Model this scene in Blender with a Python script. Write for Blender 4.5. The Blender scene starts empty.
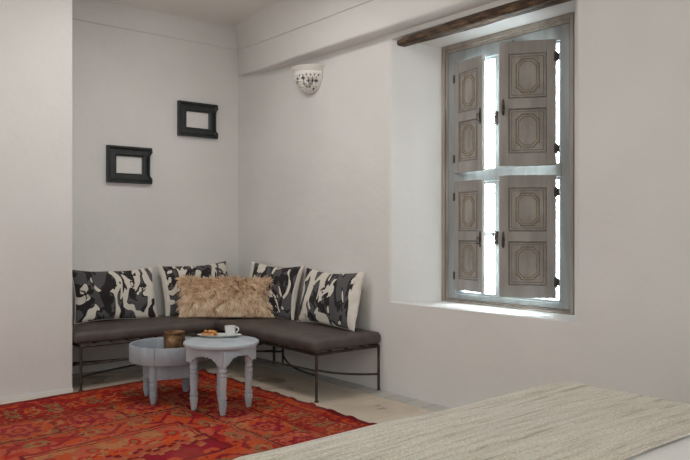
import bpy, bmesh, math, random
import numpy as np
from mathutils import Vector, Matrix, noise as mn
R = math.radians
random.seed(7)
S = bpy.context.scene
COL = S.collection

# ---------------------------------------------------------------- materials
def new_mat(name):
    m = bpy.data.materials.new(name); m.use_nodes = True
    nt = m.node_tree
    return m, nt, nt.nodes['Principled BSDF']

def N(nt, t, **kw):
    n = nt.nodes.new(t)
    for k, v in kw.items():
        if k in n.inputs: n.inputs[k].default_value = v
        else: setattr(n, k, v)
    return n

def c4(c): return (c[0], c[1], c[2], 1)

def ramp(nt, fac, stops, interp='LINEAR'):
    r = nt.nodes.new('ShaderNodeValToRGB'); r.color_ramp.interpolation = interp
    e = r.color_ramp.elements
    while len(e) < len(stops): e.new(0.5)
    for i, (p, c) in enumerate(stops):
        e[i].position = p; e[i].color = c4(c)
    nt.links.new(fac, r.inputs[0]); return r

def coords(nt, scale=(1,1,1), loc=(0,0,0)):
    tc = nt.nodes.new('ShaderNodeTexCoord'); mp = nt.nodes.new('ShaderNodeMapping')
    mp.inputs['Scale'].default_value = scale; mp.inputs['Location'].default_value = loc
    nt.links.new(tc.outputs['Object'], mp.inputs[0]); return mp.outputs[0]

def noisy(name, c1, c2, scale=4, rough=.8, bump=.0, bscale=60, metal=0, stretch=(1,1,1), detail=5, lo=.35, hi=.65, bdist=.005, sheen=0, spec=.5, mid=None):
    m, nt, b = new_mat(name)
    v = coords(nt, stretch)
    n = N(nt, 'ShaderNodeTexNoise', Scale=scale, Detail=detail); nt.links.new(v, n.inputs['Vector'])
    st = [(lo, c1), (hi, c2)] if mid is None else [(lo, c1), ((lo+hi)/2, mid), (hi, c2)]
    r = ramp(nt, n.outputs['Fac'], st)
    nt.links.new(r.outputs[0], b.inputs['Base Color'])
    b.inputs['Roughness'].default_value = rough; b.inputs['Metallic'].default_value = metal
    b.inputs['Specular IOR Level'].default_value = spec
    if sheen: b.inputs['Sheen Weight'].default_value = sheen
    if bump:
        n2 = N(nt, 'ShaderNodeTexNoise', Scale=bscale, Detail=4); nt.links.new(v, n2.inputs['Vector'])
        bp = N(nt, 'ShaderNodeBump', Strength=bump, Distance=bdist)
        nt.links.new(n2.outputs['Fac'], bp.inputs['Height']); nt.links.new(bp.outputs[0], b.inputs['Normal'])
    return m

M = {}
PL1, PL2 = (.64,.63,.612), (.685,.675,.657)
M['plaster'] = noisy('plaster', PL1, PL2, scale=1.3, rough=.75, bump=.35, bscale=5, bdist=.02)
M['ceiling'] = noisy('ceiling_plaster', (.74,.72,.69), (.79,.77,.74), scale=1.2, rough=.8, bump=.3, bscale=4, bdist=.02)
M['ceramic'] = noisy('white_ceramic', (.72,.72,.71), (.78,.78,.77), rough=.25)
M['sconce'] = noisy('sconce_plaster', (.70,.67,.63), (.76,.73,.69), rough=.7, bump=.3, bscale=40)
M['iron'] = noisy('dark_iron', (.035,.028,.024), (.085,.066,.052), scale=25, rough=.5, metal=.6, bump=.3, bscale=90)
M['black_paint'] = noisy('black_frame_paint', (.010,.013,.014), (.022,.026,.027), scale=12, rough=.38, bump=.3, bscale=50)
M['grey_paint'] = noisy('grey_table_paint', (.255,.29,.325), (.33,.37,.405), scale=10, rough=.6, bump=.25, bscale=60, stretch=(1,1,.4))
M['grey_paint_warm'] = noisy('grey_pink_table_paint', (.32,.36,.40), (.42,.44,.465), scale=7, rough=.6, bump=.25, bscale=60, stretch=(1,1,.4))
M['frame_taupe'] = noisy('taupe_frame_paint', (.24,.205,.175), (.34,.30,.265), scale=14, rough=.6, bump=.3, bscale=60, stretch=(1,1,.2))
M['frame_blue'] = noisy('blue_grey_frame_paint', (.22,.238,.238), (.30,.318,.318), scale=10, rough=.55, stretch=(1,1,.2))
M['shutter'] = noisy('taupe_shutter_paint', (.23,.215,.20), (.32,.30,.28), scale=9, rough=.6, bump=.25, bscale=50, stretch=(1,1,.2))
M['shutter_panel'] = noisy('shutter_panel_paint', (.22,.205,.185), (.32,.30,.27), scale=14, rough=.65, bump=.2, bscale=50, stretch=(1,1,.3))
M['line_brown'] = noisy('brown_moulding_line', (.17,.115,.065), (.27,.19,.11), scale=30, rough=.6)
M['line_dark'] = noisy('dark_moulding_line', (.13,.11,.095), (.20,.17,.145), scale=30, rough=.6)
M['seat_fabric'] = noisy('dark_seat_fabric', (.060,.047,.041), (.084,.067,.058), scale=9, rough=.55, bump=.35, bscale=220, bdist=.002, spec=.5)
M['cream'] = noisy('cream_linen', (.60,.56,.50), (.68,.64,.57), scale=12, rough=.9, bump=.3, bscale=200, bdist=.002)
M['sheet'] = noisy('white_sheet', (.74,.74,.74), (.80,.80,.80), scale=3, rough=.8, bump=.2, bscale=8, bdist=.01)
M['bed_wood'] = noisy('bed_base_fabric', (.30,.28,.25), (.36,.34,.31), scale=8, rough=.9)
M['pastry'] = noisy('golden_pastry', (.45,.17,.04), (.72,.36,.11), scale=45, rough=.6, bump=.5, bscale=90)
M['plate'] = noisy('plate_glaze', (.52,.56,.52), (.62,.66,.62), scale=9, rough=.3)
M['coffee'] = noisy('coffee', (.05,.02,.01), (.08,.035,.02), rough=.1)
M['fur_core'] = noisy('fur_pillow_cover', (.42,.30,.20), (.52,.38,.26), scale=14, rough=.95)

def fur_mat():
    m, nt, b = new_mat('beige_fur')
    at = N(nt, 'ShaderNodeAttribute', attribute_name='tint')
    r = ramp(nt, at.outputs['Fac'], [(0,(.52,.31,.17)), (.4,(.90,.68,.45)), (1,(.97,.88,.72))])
    nt.links.new(r.outputs[0], b.inputs['Base Color']); b.inputs['Roughness'].default_value = .7
    b.inputs['Sheen Weight'].default_value = .2
    return m
M['fur'] = fur_mat()

def wood_beam():
    m, nt, b = new_mat('rough_old_wood')
    v = coords(nt, (6, 1.0, 6))
    n = N(nt, 'ShaderNodeTexNoise', Scale=7, Detail=8, Roughness=.7); nt.links.new(v, n.inputs['Vector'])
    r = ramp(nt, n.outputs['Fac'], [(.34,(.012,.008,.006)), (.48,(.055,.031,.018)), (.57,(.13,.075,.04)), (.68,(.24,.155,.09))])
    nt.links.new(r.outputs[0], b.inputs['Base Color']); b.inputs['Roughness'].default_value = .8
    bp = N(nt, 'ShaderNodeBump', Strength=.9, Distance=.02)
    nt.links.new(n.outputs['Fac'], bp.inputs['Height']); nt.links.new(bp.outputs[0], b.inputs['Normal'])
    return m
M['beam'] = wood_beam()

def floor_mat():
    m, nt, b = new_mat('polished_concrete')
    v = coords(nt)
    n = N(nt, 'ShaderNodeTexNoise', Scale=2.2, Detail=7, Distortion=1.0); nt.links.new(v, n.inputs['Vector'])
    r = ramp(nt, n.outputs['Fac'], [(.30,(.46,.37,.27)), (.5,(.60,.51,.40)), (.68,(.66,.59,.49))])
    br = N(nt, 'ShaderNodeTexBrick', Scale=1.0)
    br.inputs['Mortar Size'].default_value = .004; br.inputs['Brick Width'].default_value = .45
    br.inputs['Row Height'].default_value = .45; br.offset = 0
    nt.links.new(v, br.inputs['Vector'])
    mx = N(nt, 'ShaderNodeMix', data_type='RGBA')
    nt.links.new(br.outputs['Fac'], mx.inputs[0]); nt.links.new(r.outputs[0], mx.inputs[6]); mx.inputs[7].default_value = (.44,.38,.30,1)
    nt.links.new(mx.outputs[2], b.inputs['Base Color'])
    r2 = ramp(nt, n.outputs['Fac'], [(.3,(.25,.25,.25)), (.7,(.42,.42,.42))])
    nt.links.new(r2.outputs[0], b.inputs['Roughness'])
    return m
M['floor'] = floor_mat()

def strip_mat():
    m, nt, b = new_mat('grey_edge_tile')
    v = coords(nt)
    w = N(nt, 'ShaderNodeTexBrick', Scale=1.0); w.offset = 0
    w.inputs['Mortar Size'].default_value = .005; w.inputs['Brick Width'].default_value = .6; w.inputs['Row Height'].default_value = .2
    w.inputs['Color1'].default_value = (.42,.42,.39,1); w.inputs['Color2'].default_value = (.52,.51,.47,1); w.inputs['Mortar'].default_value = (.22,.21,.19,1)
    nt.links.new(v, w.inputs['Vector']); nt.links.new(w.outputs[0], b.inputs['Base Color']); b.inputs['Roughness'].default_value = .4
    return m
M['strip'] = strip_mat()

def glass_mat():
    m = bpy.data.materials.new('window_glass'); m.use_nodes = True; nt = m.node_tree
    nt.nodes.clear()
    o = N(nt, 'ShaderNodeOutputMaterial'); t = N(nt, 'ShaderNodeBsdfTransparent'); g = N(nt, 'ShaderNodeBsdfGlossy', Roughness=.02)
    t.inputs[0].default_value = (.95,.97,.97,1)
    f = N(nt, 'ShaderNodeFresnel', IOR=1.45); mx = N(nt, 'ShaderNodeMixShader')
    nt.links.new(f.outputs[0], mx.inputs[0]); nt.links.new(t.outputs[0], mx.inputs[1]); nt.links.new(g.outputs[0], mx.inputs[2]); nt.links.new(mx.outputs[0], o.inputs[0])
    return m
M['glass'] = glass_mat()

def brass_mat():
    m, nt, b = new_mat('hammered_brass')
    v = coords(nt)
    n = N(nt, 'ShaderNodeTexNoise', Scale=14, Detail=5); nt.links.new(v, n.inputs['Vector'])
    r = ramp(nt, n.outputs['Fac'], [(.3,(.12,.055,.025)), (.5,(.30,.17,.085)), (.7,(.50,.31,.17))])
    nt.links.new(r.outputs[0], b.inputs['Base Color']); b.inputs['Metallic'].default_value = .9; b.inputs['Roughness'].default_value = .36
    vo = N(nt, 'ShaderNodeTexVoronoi', Scale=55); nt.links.new(v, vo.inputs['Vector'])
    bp = N(nt, 'ShaderNodeBump', Strength=.4, Distance=.004)
    nt.links.new(vo.outputs['Distance'], bp.inputs['Height']); nt.links.new(bp.outputs[0], b.inputs['Normal'])
    return m
M['brass'] = brass_mat()

def print_mat(seed, creamside):
    """bold cloth print: cream ground, dark grey shapes edged in near-black brush strokes"""
    m, nt, b = new_mat('printed_cushion_cloth')
    v = coords(nt, (1, .5, .62), (seed*3.7, 0, seed*1.9))
    n1 = N(nt, 'ShaderNodeTexNoise', Scale=4.6, Detail=1.3, Distortion=2.4); nt.links.new(v, n1.inputs['Vector'])
    v2 = coords(nt, (1, .5, .7), (seed*5.1+4, 0, seed*2.3))
    n2 = N(nt, 'ShaderNodeTexNoise', Scale=7, Detail=1.5, Distortion=1.5); nt.links.new(v2, n2.inputs['Vector'])
    # bias: more cream on one side of the cushion, as printed
    tc = nt.nodes.new('ShaderNodeTexCoord'); sx = nt.nodes.new('ShaderNodeSeparateXYZ'); nt.links.new(tc.outputs['Object'], sx.inputs[0])
    mu = N(nt, 'ShaderNodeMath', operation='MULTIPLY_ADD'); nt.links.new(sx.outputs[0], mu.inputs[0]); mu.inputs[1].default_value = .22*creamside; nt.links.new(n1.outputs['Fac'], mu.inputs[2])
    CR, GR, BK = (.66,.62,.55), (.085,.083,.086), (.017,.014,.014)
    a = ramp(nt, n2.outputs['Fac'], [(0,GR), (.55,BK)], 'CONSTANT')
    cr = ramp(nt, n2.outputs['Fac'], [(0,CR), (.66,BK), (.70,CR)], 'CONSTANT')
    f = ramp(nt, mu.outputs[0], [(0,(0,0,0)), (.525,(1,1,1))], 'CONSTANT')
    e = ramp(nt, mu.outputs[0], [(0,(0,0,0)), (.488,(1,1,1)), (.525,(0,0,0))], 'CONSTANT')
    mx = N(nt, 'ShaderNodeMix', data_type='RGBA'); nt.links.new(f.outputs[0], mx.inputs[0]); nt.links.new(a.outputs[0], mx.inputs[6]); nt.links.new(cr.outputs[0], mx.inputs[7])
    mx2 = N(nt, 'ShaderNodeMix', data_type='RGBA'); nt.links.new(e.outputs[0], mx2.inputs[0]); nt.links.new(mx.outputs[2], mx2.inputs[6]); mx2.inputs[7].default_value = c4(BK)
    nt.links.new(mx2.outputs[2], b.inputs['Base Color']); b.inputs['Roughness'].default_value = .9
    n3 = N(nt, 'ShaderNodeTexNoise', Scale=180); bp = N(nt, 'ShaderNodeBump', Strength=.2, Distance=.002)
    nt.links.new(n3.outputs['Fac'], bp.inputs['Height']); nt.links.new(bp.outputs[0], b.inputs['Normal'])
    return m

def throw_mat():
    m, nt, b = new_mat('woven_throw')
    v = coords(nt, (2.2, 30, 30))
    n = N(nt, 'ShaderNodeTexNoise', Scale=1.6, Detail=5, Roughness=.6); nt.links.new(v, n.inputs['Vector'])
    r = ramp(nt, n.outputs['Fac'], [(.26,(.40,.36,.29)), (.40,(.70,.66,.56)), (.55,(.82,.785,.69)), (.7,(.86,.83,.75))])
    v2 = coords(nt, (70, 210, 210))
    n2 = N(nt, 'ShaderNodeTexNoise', Scale=1.5, Detail=2); nt.links.new(v2, n2.inputs['Vector'])
    r2 = ramp(nt, n2.outputs['Fac'], [(.35,(.62,.61,.59)), (.6,(1,1,1))])
    mx = N(nt, 'ShaderNodeMix', data_type='RGBA', blend_type='MULTIPLY'); mx.inputs[0].default_value = .8
    nt.links.new(r.outputs[0], mx.inputs[6]); nt.links.new(r2.outputs[0], mx.inputs[7])
    nt.links.new(mx.outputs[2], b.inputs['Base Color']); b.inputs['Roughness'].default_value = .95
    ad = N(nt, 'ShaderNodeMath', operation='MULTIPLY_ADD'); nt.links.new(n.outputs['Fac'], ad.inputs[0]); ad.inputs[1].default_value = 2.0; nt.links.new(n2.outputs['Fac'], ad.inputs[2])
    bp = N(nt, 'ShaderNodeBump', Strength=.8, Distance=.006); nt.links.new(ad.outputs[0], bp.inputs['Height']); nt.links.new(bp.outputs[0], b.inputs['Normal'])
    return m
M['throw'] = throw_mat()

def rug_mat():
    m, nt, b = new_mat('woven_rug')
    at = N(nt, 'ShaderNodeAttribute', attribute_name='weave'); nt.links.new(at.outputs['Color'], b.inputs['Base Color'])
    b.inputs['Roughness'].default_value = .95; b.inputs['Specular IOR Level'].default_value = .15
    n = N(nt, 'ShaderNodeTexNoise', Scale=160, Detail=3); bp = N(nt, 'ShaderNodeBump', Strength=.5, Distance=.006)
    tc = coords(nt); nt.links.new(tc, n.inputs['Vector'])
    nt.links.new(n.outputs['Fac'], bp.inputs['Height']); nt.links.new(bp.outputs[0], b.inputs['Normal'])
    return m
M['rug'] = rug_mat()

# ---------------------------------------------------------------- mesh builder
class MB:
    def __init__(s): s.v = []; s.f = []; s.fm = []
    def add(s, vs, fs, mt=None, mi=0):
        o = len(s.v)
        for p in vs:
            p = Vector(p)
            if mt is not None: p = mt @ p
            s.v.append(tuple(p))
        for f in fs: s.f.append([i+o for i in f]); s.fm.append(mi)
        return s
    def box(s, x0, x1, y0, y1, z0, z1, mt=None, mi=0):
        vs = [(x,y,z) for z in (z0,z1) for y in (y0,y1) for x in (x0,x1)]
        return s.add(vs, [(0,2,3,1),(4,5,7,6),(0,1,5,4),(2,6,7,3),(0,4,6,2),(1,3,7,5)], mt, mi)
    def tube(s, pts, r, n=8, mt=None, caps=True, mi=0):
        pts = [Vector(p) for p in pts]; rs = r if isinstance(r, (list,tuple)) else [r]*len(pts)
        vs = []; fs = []
        t0 = (pts[1]-pts[0]).normalized(); up = Vector((0,0,1)) if abs(t0.z) < .9 else Vector((1,0,0))
        a = t0.cross(up).normalized()
        for i, p in enumerate(pts):
            t = (pts[min(i+1,len(pts)-1)]-pts[max(i-1,0)]).normalized()
            a = (a - t*a.dot(t)).normalized(); b = t.cross(a)
            for k in range(n):
                th = 2*math.pi*k/n; vs.append(p + (a*math.cos(th)+b*math.sin(th))*rs[i])
        for i in range(len(pts)-1):
            for k in range(n):
                fs.append((i*n+k, i*n+(k+1)%n, (i+1)*n+(k+1)%n, (i+1)*n+k))
        if caps: fs.append(list(range(n))[::-1]); fs.append([(len(pts)-1)*n+k for k in range(n)])
        return s.add(vs, fs, mt, mi)
    def lathe(s, prof, n=32, mt=None, a0=0, a1=2*math.pi, mi=0):
        full = abs(a1-a0-2*math.pi) < 1e-6; m = n if full else n+1
        vs = [(r*math.cos(a0+(a1-a0)*k/n), r*math.sin(a0+(a1-a0)*k/n), z) for r, z in prof for k in range(m)]
        fs = []
        for i in range(len(prof)-1):
            for k in range(n):
                k2 = (k+1) % m if full else k+1
                fs.append((i*m+k, i*m+k2, (i+1)*m+k2, (i+1)*m+k))
        if full:
            if prof[0][0] > 1e-5: fs.append(list(range(m))[::-1])
            if prof[-1][0] > 1e-5: fs.append([(len(prof)-1)*m+k for k in range(m)])
        return s.add(vs, fs, mt, mi)
    def build(s, name, mat, parent=None, smooth=None, bevel=0, loc=None, sub=0, weld=True, **tags):
        me = bpy.data.meshes.new(name); me.from_pydata(s.v, [], s.f)
        mats = mat if isinstance(mat, (list,tuple)) else [mat]
        for m_ in mats: me.materials.append(m_)
        if len(mats) > 1: me.polygons.foreach_set('material_index', s.fm)
        bm = bmesh.new(); bm.from_mesh(me)
        if weld: bmesh.ops.remove_doubles(bm, verts=bm.verts, dist=1e-5)
        bmesh.ops.recalc_face_normals(bm, faces=bm.faces); bm.to_mesh(me); bm.free()
        if smooth is not None:
            me.polygons.foreach_set('use_smooth', [True]*len(me.polygons))
            if smooth < 180: me.set_sharp_from_angle(angle=R(smooth))
        o = bpy.data.objects.new(name, me); COL.objects.link(o)
        if parent: o.parent = parent
        if loc: o.location = loc
        if bevel:
            b = o.modifiers.new('bevel','BEVEL'); b.width = bevel; b.segments = 2; b.limit_method = 'ANGLE'; b.angle_limit = R(40)
        if sub:
            b = o.modifiers.new('sub','SUBSURF'); b.levels = sub; b.render_levels = sub
        for k, v in tags.items(): o[k] = v
        return o

def thing(name, label, cat, loc=(0,0,0), rot=(0,0,0), group=None):
    o = bpy.data.objects.new(name, None); COL.objects.link(o); o.empty_display_size = .1
    o.location = loc; o.rotation_euler = rot; o['label'] = label; o['category'] = cat
    if group: o['group'] = group
    return o

def tag(o, label, cat, group=None):
    o['label'] = label; o['category'] = cat
    if group: o['group'] = group
    return o

def rslab(x0,x1,y0,y1,z0,z1,r, n=(10,10,2), k=5, puff=0, bulge=0, nz=0, nf=3.0, seed=0):
    """rounded slab with soft bulging faces"""
    def ax(a, b, m):
        e = [r*(1-math.cos(i/k*math.pi/2)) for i in range(k)]
        mid = [a+r+(b-a-2*r)*i/m for i in range(m+1)]
        return [a+t for t in e] + mid + [b-t for t in e[::-1]]
    X, Y, Z = ax(x0,x1,n[0]), ax(y0,y1,n[1]), ax(z0,z1,n[2])
    mb = MB()
    def fix(p):
        q = Vector((min(max(p[0],x0+r),x1-r), min(max(p[1],y0+r),y1-r), min(max(p[2],z0+r),z1-r)))
        d = Vector(p)-q; L = d.length
        v = q + (d/L*r if L > 1e-9 else d)
        u = (2*v.x-x0-x1)/(x1-x0); w = (2*v.y-y0-y1)/(y1-y0); h = (2*v.z-z0-z1)/(z1-z0)
        if h > 0: v.z += puff*(1-abs(u)**4)*(1-abs(w)**4)*min(1,h)
        if bulge:
            g = (1-h*h)*bulge; v.x += g*u*(1 if abs(u)>.8 else 0)*(abs(u)-.8)*5; v.y += g*w*(1 if abs(w)>.8 else 0)*(abs(w)-.8)*5
        if nz: v += mn.noise_vector((v+Vector((seed,0,0)))*nf)*nz
        return v
    def grid(A, B, f):
        vs = [fix(f(a,b)) for a in A for b in B]; m = len(B)
        mb.add(vs, [(i*m+j,(i+1)*m+j,(i+1)*m+j+1,i*m+j+1) for i in range(len(A)-1) for j in range(m-1)])
    for z in (z0,z1): grid(X, Y, lambda a,b: (a,b,z))
    for y in (y0,y1): grid(X, Z, lambda a,b: (a,y,b))
    for x in (x0,x1): grid(Y, Z, lambda a,b: (x,a,b))
    return mb

# ---------------------------------------------------------------- the room
XB, YA, ZC = 3.844, 6.44, 3.405
PX, PY = 1.90, 5.74          # corner of the wall return at the left
WY0, WY1 = 2.67, 3.865       # window frame, along y
OY0, OY1 = 2.4256, 4.10      # splayed opening at the wall face
Z0, Z1 = .728, 2.765

def struct(o): o['kind'] = 'structure'; return o

struct(MB().box(-2.6, XB+.6, -2.6, YA+.3, -.15, 0).build('floor', M['floor']))
struct(MB().box(-2.6, XB+.6, -2.6, YA+.3, ZC, ZC+.2).build('ceiling', M['ceiling']))
struct(MB().box(PX, XB+.3, YA, YA+.3, 0, ZC).build('wall_back', M['plaster']))
struct(MB().box(-2.6, PX, PY, YA+.3, 0, ZC).build('wall_left', M['plaster'], bevel=.012))

# window wall with a splayed, round-arrised opening
w = MB()
def loop(X, ya, yb, za, zb): return [(X,ya,za),(X,yb,za),(X,yb,zb),(X,ya,zb)]
loops = [loop(XB, -2.6, YA+.01, 0, ZC)]
for i in range(5):
    a = i/4*math.pi/2; d = .018*(1-math.sin(a)); e = .018*(1-math.cos(a))
    loops.append(loop(XB+e, OY0-d+ e*.6, OY1+d-e*.6, Z0+.002-d*.5, 2.82+d*.5))
loops += [loop(4.20, WY0, WY1, Z0, Z1), loop(4.45, WY0, WY1, Z0, Z1), loop(4.45, -2.6, YA+.01, 0, ZC), loop(XB, -2.6, YA+.01, 0, ZC)]
vs = [p for l in loops for p in l]
fs = [(i*4+k, i*4+(k+1)%4, (i+1)*4+(k+1)%4, (i+1)*4+k) for i in range(len(loops)-1) for k in range(4)]
struct(w.add(vs, fs).build('wall_right', M['plaster'], smooth=30))

# deep plaster band over the window wall, tapering into the corner
t = MB()
path = [(YA, .0), (6.36,.03), (6.0,.085), (5.6,.125), (5.2,.145), (-2.6,.15)]
vs = []
for y, d in path:
    q_ = .07*max(0, 1-d/.11)
    vs += [(XB, y, 2.862+q_), (XB-d*.87, y, 2.865+q_), (XB-d*.97, y, 2.872+q_), (XB-d, y, 2.887+q_), (XB-d, y, ZC), (XB+.02, y, ZC), (XB+.02, y, 2.862)]
m7 = 7
fs = [(i*m7+k, i*m7+(k+1)%m7, (i+1)*m7+(k+1)%m7, (i+1)*m7+k) for i in range(len(path)-1) for k in range(m7)] + [list(range(m7)), [(len(path)-1)*m7+k for k in range(m7)]]
struct(t.add(vs, fs).build('trim_1', M['plaster'], smooth=50))

def cove(name, path2, inward):
    """plaster course under the ceiling: small step, then a hollow cove"""
    prof = [(0,3.195),(.012,3.198),(.014,3.21),(.014,3.30)] + [(.014+.10*(1-math.cos(a*math.pi/12)), 3.30+.12*math.sin(a*math.pi/12)) for a in range(1,7)] + [(0,3.42)]
    vs = []
    for (x, y), (nx, ny) in zip(path2, inward):
        dz = .085*min(1, (XB-x)/.15) if nx else 0
        vs += [(x+nx*d, y+ny*d, z-dz if z <= 3.301 else 3.30-dz+(z-3.30)*(.12+dz)/.12) for d, z in prof]
    m = len(prof)
    fs = [(i*m+k, i*m+(k+1)%m, (i+1)*m+(k+1)%m, (i+1)*m+k) for i in range(len(path2)-1) for k in range(m)]
    return struct(MB().add(vs, fs).build(name, M['plaster'], smooth=40))
cove('trim_2', [(PX, YA), (XB, YA)], [(0,-1),(0,-1)])
cove('trim_3', [(XB-d, y) for y, d in path], [(-1,0)]*len(path))
struct(MB().box(XB-.15, XB, -2.6, YA, 0, .004).build('trim_4', M['strip']))
struct(MB().box(PX, XB-.15, YA-.10, YA, 0, .004).build('trim_5', M['strip']))
struct(MB().box(-2.6, PX, PY-.006, PY, 0, .035).build('baseboard_left', M['plaster'], bevel=.003))

# ---------------------------------------------------------------- window
win = bpy.data.objects.new('window_1', None); COL.objects.link(win); win['kind'] = 'structure'
win.location = (4.20, (WY0+WY1)/2, Z0)
def wp(x,y,z): return (x-4.20, y-(WY0+WY1)/2, z-Z0)
def wbox(mb, x0,x1,y0,y1,z0,z1):
    a = wp(x0,y0,z0); b = wp(x1,y1,z1); mb.box(a[0],b[0],a[1],b[1],a[2],b[2])
def ringbox(mb, x0,x1,y0,y1,z0,z1,wl,wr,wb,wt):
    wbox(mb,x0,x1,y0,y0+wr,z0,z1); wbox(mb,x0,x1,y1-wl,y1,z0,z1); wbox(mb,x0,x1,y0+wr,y1-wl,z0,z0+wb); wbox(mb,x0,x1,y0+wr,y1-wl,z1-wt,z1)
mb = MB(); ringbox(mb, 4.185,4.30, WY0,WY1, Z0,Z1, .034,.024,.013,.034)
ringbox(mb, 4.20,4.30, WY0+.024,WY1-.034, Z0+.018,Z1-.034, .020,.016,.010,.022)
mb.build('casing', M['frame_taupe'], win, bevel=.004)
IY0, IY1, IZ0, IZ1 = 2.712, 3.809, .757, 2.708
mb = MB(); ringbox(mb, 4.205,4.27, IY0,IY1, IZ0,IZ1, .080,.072,.040,.100)
wbox(mb, 4.20,4.27, IY0+.06,IY1-.06, 1.668,1.752)
mb.build('inner_frame', M['frame_blue'], win, bevel=.003)
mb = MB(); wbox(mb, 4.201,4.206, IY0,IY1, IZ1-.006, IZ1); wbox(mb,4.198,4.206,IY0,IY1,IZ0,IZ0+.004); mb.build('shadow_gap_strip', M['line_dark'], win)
CY = 3.262
for za, zb in ((.80,1.665),(1.755,2.61)):
    for ya, yb in ((2.795, CY), (CY, 3.727)):
        s_ = MB(); lw = .025 if yb > 3.5 else .105; rw = .105 if yb > 3.5 else .018
        ringbox(s_, 4.235,4.265, ya,yb, za,zb, lw, rw, .012, .014)
        if zb < 2 and yb > 3.5: wbox(s_, 4.238,4.262, 3.482,3.512, za,zb); wbox(s_, 4.238,4.262, ya,yb, 1.255,1.285)
        so = s_.build('sash', M['frame_blue'], win, bevel=.002)
        g = MB(); wbox(g, 4.249,4.252, ya+.01,yb-.01, za+.01,zb-.01); g.build('pane', M['glass'], so)
# espagnolette catches on the meeting stile
for z in (2.14, 1.24):
    h = MB(); a = wp(4.225, 3.345, z); h.box(a[0]-.012,a[0]+.012,a[1]-.009,a[1]+.009,a[2]-.05,a[2]+.05); h.tube([(a[0]-.01,a[1],a[2]),(a[0]-.035,a[1],a[2]+.01),(a[0]-.04,a[1],a[2]+.04)], .006, 6)
    h.build('catch', M['iron'], win, smooth=40)

def make_shutter(wd, ht, hinge_xy, ang, zb, flip, label):
    """local x runs from the hinge to the free edge, local z up, -y (times flip) faces the room"""
    th = .026
    o = MB(); f = -1 if not flip else 1
    st, rl = wd*.165, .085
    pz = [(rl, ht/2-.035), (ht/2+.035, ht-rl)]
    # frame of stiles and rails
    o.box(0,st,-th/2,th/2,0,ht); o.box(wd-st,wd,-th/2,th/2,0,ht)
    for a,b in ((0,rl),(ht/2-.035,ht/2+.035),(ht-rl,ht)): o.box(st,wd-st,-th/2,th/2,a,b)
    sh = o.build('shutter', M['shutter'], win, bevel=.003, label=label)
    p = wp(hinge_xy[0], hinge_xy[1], zb); sh.location = p; sh.rotation_euler = (0,0,ang)
    for a, b in pz:
        pn = MB(); pn.box(st-.004,wd-st+.004,-.006,.006,a-.004,b+.004)
        po = pn.build('panel', M['shutter_panel'], sh)
        cx, cz = wd/2, (a+b)/2; hw, hh = (wd-2*st)/2, (b-a)/2
        def outline(name, pts, r, mat):
            q = MB(); n = len(pts)
            for i in range(n):
                (xa,za_),(xb,zb_) = pts[i], pts[(i+1)%n]
                q.tube([(xa, f*.007, za_),(xb, f*.007, zb_)], r, 6)
            return q
        def rect(k): return [(cx-hw+k,cz-hh+k),(cx+hw-k,cz-hh+k),(cx+hw-k,cz+hh-k),(cx-hw+k,cz+hh-k)]
        q = outline('', rect(.004), .0048, None); q2 = outline('', rect(.022), .0024, None)
        q.add(q2.v, q2.f); q.build('groove_moulding', M['line_dark'], sh, smooth=60)
        # notched octagonal raised moulding in two concentric lines
        def octo(ex, ez, c, s):
            P = []
            for sx, sz in ((-1,-1),(1,-1),(1,1),(-1,1)):
                cor = [(sx*ex, sz*(ez-c)), (sx*(ex-s), sz*(ez-c+s*.2)), (sx*(ex-c+s), sz*(ez-s)), (sx*(ex-c), sz*(ez-s)), (sx*(ex-c), sz*ez)]
                if sx*sz > 0: P += cor if (sx<0) == (sz<0) and sx < 0 else cor
                else: P += cor[::-1]
            return P
        def ordered(ex, ez, c, s):
            q1 = [(ex, ez-c), (ex-s, ez-c), (ex-s-c*.35, ez-s-c*.25), (ex-c, ez-s), (ex-c, ez)]
            pts = [(x,z) for x,z in q1]
            pts += [(-x,z) for x,z in q1[::-1]]
            pts += [(-x,-z) for x,z in q1]
            pts += [(x,-z) for x,z in q1[::-1]]
            return [(cx+x, cz+z) for x,z in pts]
        ex, ez = hw*.60, hh*.74
        q = outline('', ordered(ex, ez, ex*.42, (.010)), .0036, None)
        q.build('octagon_moulding', M['line_brown'], sh, smooth=60)
        q = outline('', ordered(ex-.016, ez-.016, ex*.40, .008), .0026, None)
        q.build('octagon_moulding', M['line_brown'], sh, smooth=60)
    # pull on the free edge, hinges on the hung edge
    h = MB(); hx = wd-st*.45; z = ht*.47
    h.add([(hx-.009,0,z-.045),(hx,0,z-.06),(hx+.009,0,z-.045),(hx+.011,0,z),(hx+.008,0,z+.045),(hx,0,z+.065),(hx-.008,0,z+.045),(hx-.011,0,z)]+
          [(hx-.009,f*.006,z-.045),(hx,f*.006,z-.06),(hx+.009,f*.006,z-.045),(hx+.011,f*.006,z),(hx+.008,f*.006,z+.045),(hx,f*.006,z+.065),(hx-.008,f*.006,z+.045),(hx-.011,f*.006,z)],
          [list(range(8)), list(range(15,7,-1))]+[(i,(i+1)%8,8+(i+1)%8,8+i) for i in range(8)], Matrix.Translation((0,f*th/2,0)))
    h.tube([(hx,f*.015,z+.02),(hx,f*.04,z+.015),(hx,f*.042,z-.03),(hx,f*.018,z-.035)], .006, 8)
    h.build('handle', M['iron'], sh, smooth=40)
    for z in (ht*.13, ht*.86):
        h = MB(); h.tube([(-.004,f*.008,z-.035),(-.004,f*.008,z+.035)], .006, 10); h.box(-.004,.016,f*.012-.003,f*.012+.003,z-.030,z+.030)
        h.box(-.02,-.006,f*.004-.003,f*.004+.003,z-.025,z+.025)
        h.build('hinge', M['iron'], sh, smooth=40)
    return sh
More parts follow.
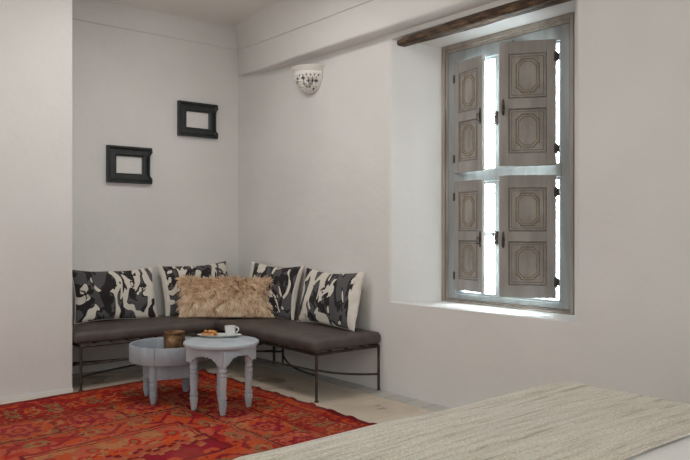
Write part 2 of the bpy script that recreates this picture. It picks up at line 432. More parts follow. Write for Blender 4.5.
aR = math.atan2(3.10-2.792, 3.945-4.172); wR = math.hypot(3.10-2.792, 3.945-4.172)
aL = math.atan2(3.388-3.726, 4.122-4.172+.0); wL = .352
aL = math.atan2(3.384-3.722, 4.120-4.190)
make_shutter(wR, .86, (4.172,2.792), aR, 1.745, True, 'upper right shutter leaf swung open into the room')
make_shutter(wR, .845, (4.172,2.792), aR, .833, True, 'lower right shutter leaf swung open into the room')
make_shutter(wL, .86, (4.190,3.722), aL, 1.745, False, 'upper left shutter leaf, slightly ajar')
make_shutter(wL, .845, (4.190,3.722), aL, .833, False, 'lower left shutter leaf, slightly ajar')
h = MB(); a = wp(4.19, 3.15, 2.635); h.box(a[0]-.012,a[0]+.01,a[1]-.03,a[1]+.03,a[2]-.012,a[2]+.012); h.tube([(a[0]-.01,a[1]-.025,a[2]+.012),(a[0]-.02,a[1],a[2]+.03),(a[0]-.01,a[1]+.025,a[2]+.012)], .008, 6)
h.build('bolt_keeper', M['iron'], win, smooth=40)

# wooden lintel log
lg = MB(); n = 26; vs = []; fs = []; m = 20
for i in range(n+1):
    u = i/n; y = 4.01 - u*1.60
    top = 2.797 + .030*min(1,u*2.5); bot = 2.752 + .004*u
    hz, cz = (top-bot)/2, (top+bot)/2; hx = .050+.018*min(1,u*3); cx = XB-.012+hx
    for k in range(m):
        a = 2*math.pi*k/m; ca, sa = math.cos(a), math.sin(a)
        q = (abs(ca)**4+abs(sa)**4)**-.25
        d = 1+.09*mn.noise(Vector((ca*1.2, sa*1.2+5, y*3.2)))+.07*mn.noise(Vector((ca*4, sa*4, y*11)))
        vs.append((cx+hx*q*ca*d, y, cz+hz*q*sa*d))
for i in range(n):
    for k in range(m): fs.append((i*m+k,i*m+(k+1)%m,(i+1)*m+(k+1)%m,(i+1)*m+k))
fs += [list(range(m)), [n*m+k for k in range(m)]]
struct(lg.add(vs, fs).build('trim_6', M['beam'], smooth=50))

# ---------------------------------------------------------------- picture frames
def picture_frame(x0, z0, w_, h_, label):
    o = thing('picture_frame', label, 'frame', (x0, YA, z0), group='empty picture frames on the far wall')
    nS = 24
    def side_pts(ix, wav):
        l, r_, b, t_ = ix, w_-ix, ix, h_-ix
        P = []
        for i in range(nS): P.append((l+(r_-l)*i/nS, b))
        for i in range(nS):
            s = i/nS; z = b+(t_-b)*s
            g = 0
            k = abs(s-.5)*2
            g = -.020 if k < .52 else (-.020*math.cos((k-.52)/.18*math.pi/2) if k < .70 else 0)
            if .70 <= k < .86: g = .006*math.sin((k-.70)/.16*math.pi)
            P.append((r_+g*wav, z))
        for i in range(nS): P.append((r_-(r_-l)*i/nS, t_))
        for i in range(nS): P.append((l, t_-(t_-b)*i/nS))
        return P
    rings = [(0,0,1),(0,-.040,1),(.006,-.046,1),(.018,-.046,1),(.026,-.034,.8),(.034,-.028,.6),(.060,-.033,.2),(.078,-.030,.05),(.086,-.022,0),(.092,-.020,0),(.092,-.001,0)]
    vs = []; fs = []
    for ix, y, wav in rings: vs += [(x,y,z) for x,z in side_pts(ix, wav)]
    m = 4*nS
    for i in range(len(rings)-1):
        for k in range(m): fs.append((i*m+k,i*m+(k+1)%m,(i+1)*m+(k+1)%m,(i+1)*m+k))
    MB().add(vs, fs).build('moulding', M['black_paint'], o, smooth=35)
    MB().box(.088,w_-.088,-.004,-.001,.088,h_-.088).build('backing', M['plaster'], o)
    return o
picture_frame(2.432, 1.742, .437, .345, 'black moulded empty picture frame hanging on the far wall, lower of the two')
picture_frame(3.147, 2.237, .435, .345, 'black moulded empty picture frame on the far wall, higher of the two')

# ---------------------------------------------------------------- pierced wall sconce
sc = thing('wall_sconce', 'white half bowl wall sconce pierced with small holes beside the corner', 'lamp', (XB, 5.14, 2.77))
rim = MB(); rim.lathe([(.160,-.05),(.167,-.045),(.184,-.012),(.192,0),(.180,.002),(.168,-.006),(.153,-.045)], 32, Matrix.Rotation(R(90),4,'Z'), 0, math.pi)
rim.lathe([(0,-.03),(.158,-.03)], 32, Matrix.Rotation(R(90),4,'Z'), 0, math.pi)  # unseen lid, added to keep the bowl dark behind its holes
rim.build('rim', M['sconce'], sc, smooth=50)
nu, nv = 28, 10; vs = []; fs = []
def sp(u, v, r=.163):     # u across 0..1, v down 0..1
    a = math.pi*u; e = v*math.pi/2; rr = r*math.cos(e)**.9
    return Vector((-rr*math.sin(a), rr*math.cos(a), -.045-.185*math.sin(e)))
bw = MB()
for i in range(nu):
    for j in range(nv):
        u0,u1,v0,v1 = i/nu,(i+1)/nu,j/nv*.97,(j+1)/nv*.97
        hole = (1 <= j <= 7) and (i+j) % 2 == 0 and 2 <= i < nu-2
        c = [(u0,v0),(u1,v0),(u1,v1),(u0,v1)]
        if not hole: bw.add([sp(*p) for p in c], [(0,1,2,3)])
        else:
            uc, vc = (u0+u1)/2,(v0+v1)/2; k = .76; nn = 8
            inn = [(uc+math.cos(a)*(u1-u0)/2*k, vc+math.sin(a)*(v1-v0)/2*k) for a in [R(-135+45*q) for q in range(nn)]]
            out = [(u0,v0),(uc,v0),(u1,v0),(u1,vc),(u1,v1),(uc,v1),(u0,v1),(u0,vc)]
            bw.add([sp(*p) for p in out+inn], [(q,(q+1)%8,8+(q+1)%8,8+q) for q in range(8)])
b_ = bw.build('bowl', M['sconce'], sc, smooth=60)
sd = b_.modifiers.new('s','SOLIDIFY'); sd.thickness = .007; sd.offset = 0

# ---------------------------------------------------------------- benches
def bench(label, loc, L, D, rot, stretch_pts, mid=True):
    """local x along the length 0..L, local y from front 0 to wall D"""
    o = thing('metal_bench', label, 'bench', loc, (0,0,rot), 'iron benches in the corner')
    r = .0105; ht = .357
    for (x,y) in ((0,0),(L,0),(0,D),(L,D)):
        q = MB(); q.tube([(x,y,.004),(x,y,ht)], r, 10); q.lathe([(.017,0),(.018,.006),(.012,.014)], 12, Matrix.Translation((x,y,0)))
        q.lathe([(.012,0),(.015,.008),(.012,.016)], 12, Matrix.Translation((x,y,ht-.012)))
        q.build('leg', M['iron'], o, smooth=50)
    q = MB(); c = [(0,0),(L,0),(L,D),(0,D)]
    for i in range(4):
        (xa,ya),(xb,yb) = c[i], c[(i+1)%4]; q.tube([(xa,ya,ht),(xb,yb,ht)], r*.9, 8)
    q.build('top_frame', M['iron'], o, smooth=50)
    q = MB(); k = int(L/.13)
    for i in range(k+1):
        x = L*i/k; q.tube([(x,-.004,ht+.013),(x,D*.5,ht+.011),(x,D,ht+.013)], .0055, 6)
    for j in range(5):
        y = D*j/4; q.tube([(0,y,ht+.012),(L,y,ht+.012)], .005, 6)
    for i in range(k):
        for y in (-.002,):
            x = L*(i+.5)/k
            q.tube([(x-.04,y,ht+.014),(x,y,ht+.004),(x+.04,y,ht+.014)], .005, 6)
    q.build('seat_lattice', M['iron'], o, smooth=50)
    for pts in stretch_pts:
        P = [Vector(p) for p in pts]
        if len(P) == 3:
            P = [P[0]*(1-t)**2 + P[1]*2*t*(1-t) + P[2]*t*t for t in [i/14 for i in range(15)]]
        MB().tube(P, .0085, 8).build('stretcher', M['iron'], o, smooth=50)
    return o
DA = .66
bench('long dark iron bench frame along the far wall under two printed cushions', (1.96,5.73,0), 1.86, DA, 0,
      [[(0,0,.215),(1.86,0,.205)], [(0,0,.115),(.93,.42,.13),(1.86,0,.125)], [(0,0,.23),(0,.33,.13),(0,DA,.14)], [(1.86,0,.23),(1.86,.33,.13),(1.86,DA,.14)], [(0,DA,.12),(.93,.28,.13),(1.86,DA,.12)]])
# bench along the window wall: local x runs along -y of the room
bench('shorter dark iron bench frame along the window wall', (3.205,5.60,0), 1.37, .632, R(-90),
      [[(0,0,.205),(1.37,0,.235)], [(1.37,0,.243),(1.37,.25,.17),(1.37,.632,.132)], [(0,.632,.19),(.25,.42,.05),(1.37,0,.20)], [(0,0,.243),(0,.25,.17),(0,.632,.132)]])
tag(rslab(1.912, XB-.012, 5.722, YA-.015, .379, .474, .03, n=(28,12,2), puff=.010, bulge=.008, nz=.006, seed=1).build('seat_cushion', M['seat_fabric'], smooth=180),
    'long dark brown seat cushion along the far wall', 'cushion', 'seat cushions on the corner bench')
tag(rslab(3.168, XB-.002, 4.205, 5.700, .379, .474, .03, n=(12,24,2), puff=.010, bulge=.008, nz=.006, seed=5).build('seat_cushion', M['seat_fabric'], smooth=180),
    'dark brown seat cushion along the window wall, ending near the window', 'cushion', 'seat cushions on the corner bench')

# ---------------------------------------------------------------- scatter cushions
def pillow_pt(u, v, w_, h_, T, side, seed, sag):
    x = w_/2*u*(1-.05*(1-v*v)); z = h_/2*v*(1-.07*(1-u*u)) - sag*(1-u*u)*max(0,v)
    e = ((1-u*u)*(1-v*v)); y = side*T/2*(e**.42)
    nn = mn.noise_vector(Vector((u*1.6+seed, v*1.6, side*.3+seed)))
    k = min(1, e*4)
    return Vector((x+.008*nn.x, y+.022*nn.y*k, z+h_/2+.008*nn.z))
def pillow(name, label, w_, h_, T, loc, rot, mat, seed, sag=.015, border=None, cat='cushion', build_faces=True):
    o = thing(name, label, cat, loc, rot, 'printed cushions on the corner bench')
    n = 30
    U = [math.sin(math.pi/2*(-1+2*i/n)) for i in range(n+1)]
    for side, nm in ((-1,'cushion_front'), (1,'cushion_back')):
        mb = MB()
        vs = [pillow_pt(u,v,w_,h_,T,side,seed,sag) for u in U for v in U]
        mb.add(vs, [(i*(n+1)+j,(i+1)*(n+1)+j,(i+1)*(n+1)+j+1,i*(n+1)+j+1) for i in range(n) for j in range(n)])
        mm = mat if side < 0 else M['cream']
        if side < 0 and border:
            mb.fm = [1 if (border[0] > 0 and U[i] > 1-border[1]) or (border[0] < 0 and U[i+1] < -1+border[1]) else 0 for i in range(n) for j in range(n)]
            mm = [mat, M['cream']]
        mb.build(nm, mm, o, smooth=180)
    q = MB(); P = []
    for s in range(4):
        for i in range(n):
            t = U[i]; u, v = [(t,-1),(1,t),(-t,1),(-1,-t)][s]; P.append(pillow_pt(u,v,w_,h_,T,-1,seed,sag))
    P.append(P[0]); q.tube(P, .0045, 6, caps=False)
    q.build('seam', M['cream'], o, smooth=180)
    return o
tl = -.27
pillow('throw_pillow', 'black, grey and cream printed cushion at the left end beside the wall return', .76, .485, .17, (2.465,6.225,.480), (tl,0,R(-2)), print_mat(1,.8), 1.3, border=(1,.06))
pillow('throw_pillow', 'printed cushion between the leftmost cushion and the corner, half behind the fur', .76, .51, .17, (3.305,6.235,.480), (tl,R(-1.5),R(2)), print_mat(2.2,.9), 4.1, border=(-1,.10))
pillow('throw_pillow', 'printed cushion right of the fur cushion on the window wall bench', .74, .51, .17, (3.655,5.60,.482), (-.21,R(2),R(-83)), print_mat(3.1,-.9), 7.7, border=(1,.08))
pillow('throw_pillow', 'printed cushion nearest the window at the bench end', .80, .485, .17, (3.665,4.725,.484), (-.22,0,R(-91)), print_mat(4.6,-.5), 9.4, border=(1,.16))

# fur cushion
fp = thing('fur_pillow', 'long shaggy beige fur cushion across the bench corner', 'cushion', (3.335,5.80,.482), (-.20,0,R(-39.5)))
FW, FH, FT = .84, .355, .15
n = 24; U = [math.sin(math.pi/2*(-1+2*i/n)) for i in range(n+1)]
mb = MB()
for side in (-1,1):
    mb.add([pillow_pt(u,v,FW,FH,FT,side,2.2,.0) for u in U for v in U], [(i*(n+1)+j,(i+1)*(n+1)+j,(i+1)*(n+1)+j+1,i*(n+1)+j+1) for i in range(n) for j in range(n)])
mb.build('cushion_cover', M['fur_core'], fp, smooth=180)
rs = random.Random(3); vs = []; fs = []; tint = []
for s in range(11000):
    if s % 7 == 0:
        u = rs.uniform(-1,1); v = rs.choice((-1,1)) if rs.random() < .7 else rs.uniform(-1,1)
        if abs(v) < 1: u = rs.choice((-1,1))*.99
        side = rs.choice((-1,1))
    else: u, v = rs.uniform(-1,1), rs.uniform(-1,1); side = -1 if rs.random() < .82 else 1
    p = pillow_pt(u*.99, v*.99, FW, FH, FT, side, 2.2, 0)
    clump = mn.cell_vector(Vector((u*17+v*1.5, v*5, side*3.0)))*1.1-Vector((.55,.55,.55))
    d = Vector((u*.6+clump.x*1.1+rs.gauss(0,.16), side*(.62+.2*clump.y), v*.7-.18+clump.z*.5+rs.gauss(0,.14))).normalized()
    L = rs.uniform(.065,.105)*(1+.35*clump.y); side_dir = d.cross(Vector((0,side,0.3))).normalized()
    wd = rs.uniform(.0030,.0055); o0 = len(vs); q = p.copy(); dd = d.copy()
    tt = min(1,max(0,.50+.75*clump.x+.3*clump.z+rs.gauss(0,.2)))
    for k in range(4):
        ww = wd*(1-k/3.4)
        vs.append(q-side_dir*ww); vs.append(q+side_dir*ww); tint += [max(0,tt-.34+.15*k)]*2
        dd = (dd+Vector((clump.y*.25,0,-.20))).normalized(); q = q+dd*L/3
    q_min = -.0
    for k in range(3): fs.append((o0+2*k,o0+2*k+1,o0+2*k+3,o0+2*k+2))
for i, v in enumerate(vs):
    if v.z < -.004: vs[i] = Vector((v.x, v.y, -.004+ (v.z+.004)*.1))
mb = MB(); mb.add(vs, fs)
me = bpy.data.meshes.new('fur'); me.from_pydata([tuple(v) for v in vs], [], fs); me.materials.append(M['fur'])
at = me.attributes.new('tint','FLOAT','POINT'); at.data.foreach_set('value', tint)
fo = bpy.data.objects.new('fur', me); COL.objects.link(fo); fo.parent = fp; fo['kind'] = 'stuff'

# ---------------------------------------------------------------- side tables
def turned_leg(parent, x, y, prof, mat):
    MB().lathe(prof, 20, Matrix.Translation((x,y,0))).build('leg', mat, parent, smooth=40)
rt = thing('side_table', 'round pale grey wooden side table with scalloped apron, holding cup and plate', 'table', (2.542,4.492,.011), (0,0,R(18)))
mt = M['grey_paint_warm']
MB().lathe([(0,.462),(.258,.462),(.267,.466),(.271,.476),(.269,.486),(.262,.490),(0,.490)], 56).build('tabletop', mt, rt, smooth=40)
hs = .172
for k in range(4):
    T = Matrix.Rotation(R(90*k),4,'Z') @ Matrix.Translation((0,-hs,0))
    q = MB(); n = 72; vs = []; fs = []
    for i in range(n+1):
        s = -1+2*i/n; a = abs(s)
        if a > .64: zb = .349 + (.008 if a < .72 else 0)
        else:
            zb = .357 + .044*math.sqrt(max(0,1-(a/.64)**2))
            zb -= .013*abs(math.sin(a/.64*math.pi*3.0)) - .007
        x = s*hs; vs += [(x,-.009,zb),(x,-.009,.463),(x,.009,.463),(x,.009,zb)]
    for i in range(n):
        for j in range(4): fs.append((i*4+j,i*4+(j+1)%4,(i+1)*4+(j+1)%4,(i+1)*4+j))
    fs += [(0,1,2,3),(n*4,n*4+3,n*4+2,n*4+1)]
    q.add(vs, fs, T).build('apron_panel', mt, rt)
lp = [(.019,0),(.021,.006),(.029,.055),(.033,.082),(.033,.094),(.026,.098),(.026,.103),(.033,.108),(.033,.120),(.027,.125),(.029,.20),(.032,.255),(.026,.260),(.026,.266),(.032,.271),(.032,.284),(.026,.289),(.026,.294),(.032,.299),(.031,.318),(.026,.323),(.026,.328),(.033,.334),(.033,.46)]
for sx in (-1,1):
    for sy in (-1,1): turned_leg(rt, sx*.138, sy*.138, [(a*.9,b) for a,b in lp], mt)

tt_ = thing('tray_table', 'low grey wooden table with deep round tray top behind the round side table', 'table', (2.400,5.030,.011), (0,0,R(-15)))
mt = M['grey_paint']
tr = MB().lathe([(0,.298),(.300,.298),(.303,.302),(.303,.420),(.300,.425),(.290,.425),(.287,.420),(.287,.314),(0,.314)], 64).build('tray', mt, tt_, smooth=40)
for a in (-122, -30, 60, 150):
    T = Matrix.Rotation(R(a),4,'Z'); MB().box(.3015,.3038,-.0015,.0015,.30,.424,T).build('tray_joint', M['line_dark'], tr)
hs = .168
for k in range(4):
    T = Matrix.Rotation(R(90*k),4,'Z') @ Matrix.Translation((0,-hs,0))
    MB().box(-hs,hs,-.009,.009,.176,.300,T).build('apron_panel', mt, tt_, bevel=.002)
lp = [(.018,0),(.020,.005),(.028,.045),(.031,.066),(.026,.071),(.026,.076),(.031,.081),(.031,.092),(.026,.097),(.027,.102),(.031,.112),(.032,.150),(.027,.156),(.027,.161),(.033,.167),(.033,.299)]
for sx in (-1,1):
    for sy in (-1,1): turned_leg(tt_, sx*.150, sy*.150, lp, mt)

# brass pot in the tray
pot = thing('brass_pot', 'dark hammered brass pot standing in the grey tray table', 'pot', (2.43,5.02,.3255))
prof = [(0,0),(.074,0),(.079,.004),(.079,.012),(.077,.016)]+[(.0775+.0012*(i%2), (.02+.155*i/12)) for i in range(13)]+[(.081,.180),(.081,.190),(.078,.190),(.075,.180),(.073,.02),(0,.012)]
MB().lathe(prof, 48).build('body', M['brass'], pot, smooth=50)
for k in range(8):
    T = Matrix.Rotation(R(45*k+10),4,'Z'); MB().tube([(.0790,0,.02),(.0795,0,.175)], .0028, 6, T).build('rib', M['brass'], pot, smooth=50)

# plate, cup, pastries
ux, uy = .772, -.636     # the plate's long axis
pc = (2.618, 4.655)
ang = math.atan2(uy, ux)
pl = MB(); Pm = Matrix.Diagonal((.166,.068,1,1))
pl.lathe([(0,.004),(.62,.004),(.66,0),(.74,0),(.90,.012),(1.0,.0165),(1.005,.019),(.97,.0185),(.86,.012),(.72,.007),(0,.007)], 48, Pm)
po = pl.build('plate', M['plate'], smooth=50, loc=(pc[0],pc[1],.5013)); po.rotation_euler = (0,0,ang)
tag(po, 'long oval pale glazed plate on the round side table', 'plate')
cu = thing('coffee_cup', 'small white coffee cup standing at the right end of the oval plate', 'cup', (pc[0]+ux*.080, pc[1]+uy*.080, .5085), (0,0,ang))
MB().lathe([(0,.003),(.022,.003),(.024,0),(.028,0),(.030,.004),(.036,.025),(.0405,.060),(.0425,.074),(.0405,.075),(.038,.062),(.034,.028),(.026,.009),(0,.008)], 36).build('cup_body', M['ceramic'], cu, smooth=60)
MB().tube([Vector((.037,0,.062)),Vector((.052,0,.066)),Vector((.062,0,.056)),Vector((.062,0,.042)),Vector((.052,0,.030)),Vector((.036,0,.024))], .0048, 8).build('handle', M['ceramic'], cu, smooth=180)
MB().lathe([(0,.058),(.0385,.058)], 24).build('coffee', M['coffee'], cu)
rs = random.Random(11)
spots = [(-.120,-.008,0),(-.092,.016,0),(-.088,-.026,0),(-.058,.004,0),(-.052,-.030,0),(-.030,.022,0),(-.098,-.004,.022),(-.068,.000,.022),(-.040,-.006,.020)]
plbl = ['leftmost golden pastry at the tip of the oval plate','golden pastry lying at the back left of the plate','golden pastry at the front left of the plate','golden pastry in the middle of the heap','golden pastry at the front of the plate toward the cup','golden pastry at the back of the plate nearest the cup','golden pastry topping the left of the heap','golden pastry topping the middle of the heap','golden pastry topping the right of the heap near the cup']
for (a, b, z), lb in zip(spots, plbl):
    p = MB(); n1, n2 = 12, 10; vs = []; sd = rs.uniform(0,50); am = rs.uniform(0,3.1)
    P = []; rr = []
    for i in range(n1+1):
        t = i/n1; th = (t-.5)*2.0; P.append((math.sin(th)*.021, math.cos(th)*.016-.012, .012)); rr.append(.0115*math.sin(math.pi*(.08+.84*t))**.7*(1+.12*math.sin(t*26)))
    p.tube(P, rr, 10)
    o = p.build('pastry', M['pastry'], smooth=60)
    o.location = (pc[0]+ux*a-uy*b, pc[1]+uy*a+ux*b, .5085+z); o.rotation_euler = (rs.uniform(-.15,.15),rs.uniform(-.15,.15),am)
    tag(o, lb, 'pastry', 'pastries on the oval plate')

# ---------------------------------------------------------------- rug
rc = np.array([3.105,5.815]); e1 = np.array([-1,-.113]); e1 /= np.linalg.norm(e1); e2 = np.array([.006,-1.0]); e2 /= np.linalg.norm(e2)
LU, LV = 3.0, 3.4
nu, nv = 400, 440
u = np.linspace(0, LU, nu+1); v = np.linspace(0, LV, nv+1)
Ug, Vg = np.meshgrid(u, v, indexing='ij')
rng = np.random.default_rng(5)
def vnoise(x, y, seed):
    g = np.random.default_rng(seed).random((64,64))
    xi = np.floor(x).astype(int); yi = np.floor(y).astype(int); fx = x-xi; fy = y-yi
    fx = fx*fx*(3-2*fx); fy = fy*fy*(3-2*fy)
    a = g[xi%64, yi%64]; b = g[(xi+1)%64, yi%64]; c = g[xi%64,(yi+1)%64]; d = g[(xi+1)%64,(yi+1)%64]
    return (a*(1-fx)+b*fx)*(1-fy)+(c*(1-fx)+d*fx)*fy
jx = (vnoise(Ug*9, Vg*9, 1)-.5)*.03; jy = (vnoise(Ug*9, Vg*9, 2)-.5)*.03
us, vv = Ug+jx, (Vg+jy)
dr = us; df = vv/1.36; dl = LU-us; db = (LV-vv)/1.36
d = np.minimum(np.minimum(dr, df), np.minimum(dl, db))
along = np.where(d == df, us, np.where(d == dr, vv, np.where(d == dl, vv, us)))
C = {'mar':(.14,.006,.010),'red':(.32,.014,.009),'dred':(.22,.010,.010),'org':(.44,.055,.010),'pink':(.40,.07,.035),'tan':(.37,.14,.055),'ol':(.20,.11,.045),'mag':(.24,.007,.018)}
col = np.zeros(Ug.shape+(3,)); col[:] = C['red']
def setc(mask, c): col[mask] = C[c]
na = vnoise(us*14, vv*14, 3); nb = vnoise(us*30, vv*22, 4); nc = vnoise(us*6, vv*6, 6); ne = vnoise(us*42, vv*42, 12)
# outer stripe
setc(d < .045, 'mar')
B1 = (d >= .045) & (d < .14)
setc(B1 & (nb > .55), 'org'); setc(B1 & (nb < .22), 'dred'); setc(B1 & (np.abs(na-.5) < .04), 'mar')
# outer border: repeated flower heads and leaves
B2 = (d >= .15) & (d < .41); per = .30
ca = (along % per)-per/2; cd = d-.28; r = np.hypot(ca, cd*1.1); th = np.arctan2(cd, ca)
setc(B2, 'red'); setc(B2 & (nc > .62), 'org')
fl = .088+.020*np.cos(6*th)
setc(B2 & (r < fl), 'org'); setc(B2 & (r < fl) & (r > fl-.03), 'dred'); setc(B2 & (r < .045), 'org'); setc(B2 & (r < .02), 'mar')
lf = (np.abs(np.abs(ca)-.125) < .018+.012*np.sin(cd*60)) & (np.abs(cd) < .09)
setc(B2 & lf, 'ol'); setc(B2 & (np.abs(np.sin(ca*26)*.09-cd) < .009) & (r > .10), 'mar')
setc(B2 & (ne > .72) & (nb > .4), 'tan'); setc(B2 & (ne < .20), 'dred')
# main border: alternating panels with a rosette
B3 = (d >= .42) & (d < .745); per = .44
cell = np.floor((along+.12)/per); ca = ((along+.12) % per)-per/2; cd = d-.583
even = (cell % 2 == 0)
setc(B3 & even, 'org'); setc(B3 & ~even, 'red'); setc(B3 & ~even & (nc > .5), 'pink')
r = np.hypot(ca*.9, cd); th = np.arctan2(cd, ca)
r1 = .108+.014*np.cos(8*th)
setc(B3 & (r < r1+.012), 'pink'); setc(B3 & (r < r1), 'mag'); setc(B3 & (r < .070+.008*np.cos(8*th)), 'pink'); setc(B3 & (r < .042), 'mag'); setc(B3 & (r < .022), 'org')
ar = np.abs(ca)/.21; ad = np.abs(cd)/.155
setc(B3 & even & (np.maximum(ar,ad) > .93), 'mar')
crn = (np.abs(np.abs(ca)-.17) + np.abs(np.abs(cd)-.12)) < .038
setc(B3 & crn, 'ol'); setc(B3 & ~even & (np.abs(np.sin(ca*40)*.05-np.abs(cd)+.09) < .010), 'mag')
setc(B3 & (r > r1+.02) & (ne > .70), 'tan'); setc(B3 & (r > r1+.02) & (ne < .22), 'dred')
# inner border: running leaves
B4 = (d >= .765) & (d < .985); per = .34
cd = d-.875; ca = (along % per)-per/2
setc(B4, 'red'); setc(B4 & (nc > .42), 'org'); setc(B4 & (na > .62), 'pink')
wv = np.sin(along/per*2*np.pi)*.055
setc(B4 & (np.abs(cd-wv) < .016), 'mag'); rr_ = np.hypot(ca*.7, (cd+.02)*1.3)
setc(B4 & (rr_ < .062), 'tan'); setc(B4 & (rr_ < .062) & (ne > .5), 'ol'); setc(B4 & (rr_ < .022), 'red')
setc(B4 & (ne < .2), 'mar')
# guard lines
for a0, a1, c in ((.134,.150,'mar'),(.400,.418,'mar'),(.418,.430,'org'),(.436,.444,'mar'),(.740,.757,'mar'),(.757,.768,'tan'),(.768,.776,'mar'),(.980,1.0,'mar')):
    setc((d >= a0) & (d < a1), c)
# field: salmon ground, stepped crimson medallion
F = d >= 1.0
setc(F, 'pink'); setc(F & (na > .5), 'tan'); setc(F & (ne > .74), 'ol'); setc(F & (nc > .68) & (nb > .5), 'org')
fx = us-1.0; fy = (vv/1.36-1.0)
fq = np.floor(fx/.035)*.035
lvl = fy + .055*np.abs(((fq/.20) % 1.0)*2-1) + .02*np.sign(np.sin(fq*45))
inr = np.minimum(fx, fy)
setc(F & (inr > .015) & (inr < .028), 'dred')
setc(F & (lvl > .20) & (lvl < .222) & (fx > .05), 'red'); setc(F & (np.hypot((fx % .26)-.13, (fy-.13)) < .045), 'red'); setc(F & (np.hypot((fx % .26)-.13, (fy-.13)) < .022), 'ol')
setc(F & (lvl > .31), 'mar'); setc(F & (lvl > .335), 'pink'); setc(F & (lvl > .365), 'tan'); setc(F & (lvl > .385), 'mag')
bl = np.hypot((fx % .24)-.12, ((fy-.40) % .20)-.10)
setc(F & (lvl > .44) & (bl < .055), 'org'); setc(F & (lvl > .44) & (bl < .040), 'pink'); setc(F & (lvl > .44) & (bl < .018), 'red')
setc(F & (lvl > .43) & (np.abs(((fx % .24)-.12)) > .108), 'dred')
# abrash, wear and single-knot variation
k = .80+.40*vnoise(us*1.5, vv*12, 8)*.7+.22*(rng.random(Ug.shape)-.5)
col = col*k[...,None]
wear = np.clip((vnoise(us*4, vv*4, 9)-.45)*1.3, 0, .22)*(.5+.5*ne)
col = col*(1-wear[...,None]) + np.array([.36,.13,.06])*wear[...,None]
Zg = .010+.0035*vnoise(Ug*7, Vg*7, 10)
edge_r = .006*np.sin(Vg*29+2*np.sin(Vg*7))+.030*(vnoise(Vg*5+3, Vg*0, 11)-.5)
fall = np.clip(1-Ug/.12, 0, 1)
ox = rc[0]+e1[0]*Ug+e2[0]*Vg + edge_r*fall; oy = rc[1]+e1[1]*Ug+e2[1]*Vg + .010*(vnoise(Ug*6, Vg*0+2, 13)-.5)*np.clip(1-Vg/.1,0,1)
Zg = Zg + .010*fall*np.maximum(0,np.sin(Vg*27+1))
co = np.stack([ox, oy, Zg], -1).reshape(-1,3)
nV = co.shape[0]
bot = []
idx = lambda i, j: i*(nv+1)+j
I, J = np.meshgrid(np.arange(nu), np.arange(nv), indexing='ij')
F4 = np.stack([I*(nv+1)+J, I*(nv+1)+J+1, (I+1)*(nv+1)+J+1, (I+1)*(nv+1)+J], -1).reshape(-1,4)
rim_i = [idx(i,0) for i in range(nu)]+[idx(nu,j) for j in range(nv)]+[idx(i,nv) for i in range(nu,0,-1)]+[idx(0,j) for j in range(nv,0,-1)]
low = co[rim_i].copy(); low[:,2] = 0.0005
co = np.vstack([co, low]); m = len(rim_i)
side = [(rim_i[k], rim_i[(k+1)%m], nV+(k+1)%m, nV+k) for k in range(m)]
faces = [tuple(int(q) for q in f) for f in F4] + side
me = bpy.data.meshes.new('patterned_rug'); me.from_pydata(co.tolist(), [], faces)
ca_ = me.color_attributes.new('weave','FLOAT_COLOR','POINT')
cc = np.ones((co.shape[0],4)); cc[:nV,:3] = col.reshape(-1,3); cc[nV:,:3] = C['dred']
ca_.data.foreach_set('color', cc.ravel().astype(np.float32))
me.materials.append(M['rug']); me.polygons.foreach_set('use_smooth', [True]*len(me.polygons))
ro = bpy.data.objects.new('patterned_rug', me); COL.objects.link(ro)
tag(ro, 'large red and orange patterned wool rug lying on the floor', 'rug')

# ---------------------------------------------------------------- bed
BX0, BX1, BY0, BY1, BZ = .99, 2.81, -.20, 1.86, .600
bed = thing('bed', 'large bed in the foreground under the woven throw', 'bed', ((BX0+BX1)/2, (BY0+BY1)/2, 0))
bl = (-(BX0+BX1)/2, -(BY0+BY1)/2, 0)
rslab(BX0+.05,BX1-.05,BY0+.02,BY1-.05,.06,.32,.03,n=(6,6,2)).build('bed_base', M['bed_wood'], bed, smooth=60, loc=bl)
rslab(BX0+.03,BX1-.03,BY0+.02,BY1-.03,.322,.568,.06,n=(10,10,2)).build('mattress', M['sheet'], bed, smooth=60, loc=bl)
for x in (BX0+.12, BX1-.12):
    for y in (BY0+.1, BY1-.12): MB().tube([(x,y,0),(x,y,.062)], .03, 12).build('leg', M['iron'], bed, smooth=50, loc=bl)

def drape(x0,x1,y0,y1,zt,u0,u1,v0,v1,r,nu,nv,off,fn,zmin):
    """cloth over a rounded slab: (u,v) are lengths along the cloth"""
    def fold(s, a, b):
        if s > b-r:
            q = s-(b-r); A = r*math.pi/2
            return (b-r+r*math.sin(q/r), r*(1-math.cos(q/r))) if q < A else (b, r+(q-A))
        if s < a+r:
            q = (a+r)-s; A = r*math.pi/2
            return (a+r-r*math.sin(q/r), r*(1-math.cos(q/r))) if q < A else (a, r+(q-A))
        return s, 0
    vs = []
    for i in range(nu+1):
        for j in range(nv+1):
            u_ = u0+(u1-u0)*i/nu; v_ = v0+(v1-v0)*j/nv
            x, dx = fold(u_, x0, x1); y, dy = fold(v_, y0, y1)
            dd = dx+dy
            fl = min(1, max(0, dd-r)/.3)
            z = zt-dd+fn(u_,v_)*(1-fl)
            if dx > r*.3: x += (off+fl*.02*math.sin(v_*17))*(1 if u_ > (x0+x1)/2 else -1)
            if dy > r*.3: y += (off+fl*.02*math.sin(u_*19))*(1 if v_ > (y0+y1)/2 else -1)
            vs.append((x,y,max(z,zmin)))
    return MB().add(vs, [(i*(nv+1)+j,(i+1)*(nv+1)+j,(i+1)*(nv+1)+j+1,i*(nv+1)+j+1) for i in range(nu) for j in range(nv)])
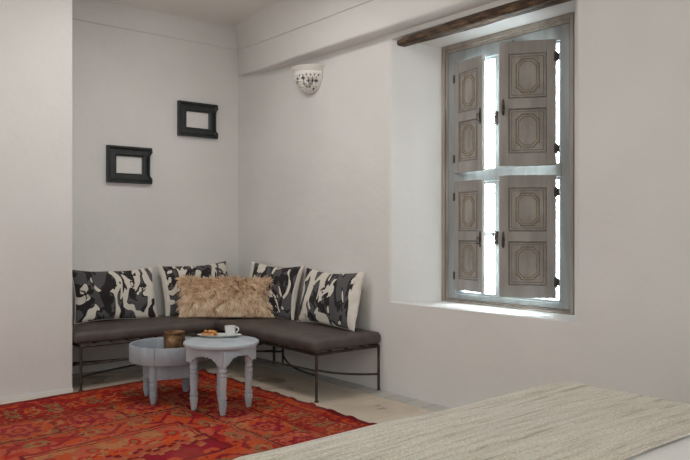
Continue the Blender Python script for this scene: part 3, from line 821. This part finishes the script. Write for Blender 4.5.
def duvet_h(u_, v_):
    cx = (u_-(BX0+BX1)/2)/((BX1-BX0)/2); cy = (v_-(BY0+BY1)/2)/((BY1-BY0)/2)
    return .024*max(0,1-cx*cx)*max(0,1-cy*cy) + .012*mn.noise(Vector((u_*1.7, v_*1.7, 3)))
def throw_h(u_, v_):
    return duvet_h(u_, v_) + .012 + .007*mn.noise(Vector((u_*1.2+.6*v_, v_*15, 1))) + .0035*mn.noise(Vector((u_*3.2+9, v_*30, 8)))
du = drape(BX0-.005,BX1+.005,BY0-.2,BY1+.005,.604, BX0-.30,BX1+.30, BY0+.01,BY1+.35, .12, 90, 90, 0, duvet_h, .2)
o = du.build('duvet', M['sheet'], smooth=180); sd = o.modifiers.new('s','SOLIDIFY'); sd.thickness = .02; sd.offset = -1
tag(o, 'plain white duvet on the bed, showing past the throw edge', 'duvet')
th_ = drape(BX0-.022,BX1+.022,BY0-.2,BY1+.022,.616, BX0-.36,BX1+.40, 1.03,BY1+.42, .13, 150, 170, .004, throw_h, .12)
o = th_.build('throw_blanket', M['throw'], smooth=180); sd = o.modifiers.new('s','SOLIDIFY'); sd.thickness = .008; sd.offset = 1
tag(o, 'beige and grey woven throw blanket laid across the foot of the bed', 'blanket')

# ---------------------------------------------------------------- light
W = bpy.data.worlds.new('World'); S.world = W; W.use_nodes = True; nt = W.node_tree
bg = nt.nodes['Background']
tc = nt.nodes.new('ShaderNodeTexCoord'); sx = nt.nodes.new('ShaderNodeSeparateXYZ'); nt.links.new(tc.outputs['Generated'], sx.inputs[0])
mr = nt.nodes.new('ShaderNodeMapRange'); mr.inputs['From Min'].default_value = .68; mr.inputs['From Max'].default_value = .86
mr.inputs['To Min'].default_value = .96; mr.inputs['To Max'].default_value = 55.0
nt.links.new(sx.outputs[0], mr.inputs['Value']); nt.links.new(mr.outputs[0], bg.inputs['Strength'])
r = ramp(nt, sx.outputs[0], [(.6,(1,.985,.96)), (.8,(.80,.92,1.0))]); nt.links.new(r.outputs[0], bg.inputs['Color'])
pa = bpy.data.lights.new('window_portal','AREA'); pa.shape = 'RECTANGLE'; pa.size = 1.2; pa.size_y = 2.1; pa.cycles.is_portal = True
po_ = bpy.data.objects.new('window_portal', pa); COL.objects.link(po_); po_.location = (4.40, CY, 1.75); po_.rotation_euler = (0, R(90), 0)
for nm, loc, rot, sx_, sy_ in (('left_portal', (-2.55, 1.6, 1.7), (0,R(-90),0), 3.4, 8.3), ('rear_portal', (.7,-2.55,1.7), (R(90),0,0), 6.4, 3.4)):
    pa = bpy.data.lights.new(nm,'AREA'); pa.shape = 'RECTANGLE'; pa.size = sx_; pa.size_y = sy_; pa.cycles.is_portal = True
    q = bpy.data.objects.new(nm, pa); COL.objects.link(q); q.location = loc; q.rotation_euler = rot

lp_ = bpy.data.lights.new('added_fill_light','AREA'); lp_.energy = 25; lp_.shape = 'DISK'; lp_.size = .9; lp_.color = (1,.985,.965)  # unseen fill disc under the ceiling, added to brighten the bench corner
lo_ = bpy.data.objects.new('added_fill_light', lp_); COL.objects.link(lo_); lo_.location = (2.25,4.35,3.38)

# ---------------------------------------------------------------- camera
cam = bpy.data.cameras.new('Camera'); cam.lens = 36.68; cam.sensor_width = 36; cam.clip_start = .02
co_ = bpy.data.objects.new('Camera', cam); COL.objects.link(co_)
co_.location = (0,0,1.3); co_.rotation_euler = (R(90), 0, -math.atan2(579,703))
S.camera = co_
S.view_settings.view_transform = 'Standard'; S.view_settings.look = 'None'; S.view_settings.gamma = 1
S.view_settings.use_curve_mapping = False
S.view_settings.exposure = 0.18
S.cycles.use_denoising = True
S.cycles.max_bounces = 10; S.cycles.diffuse_bounces = 6
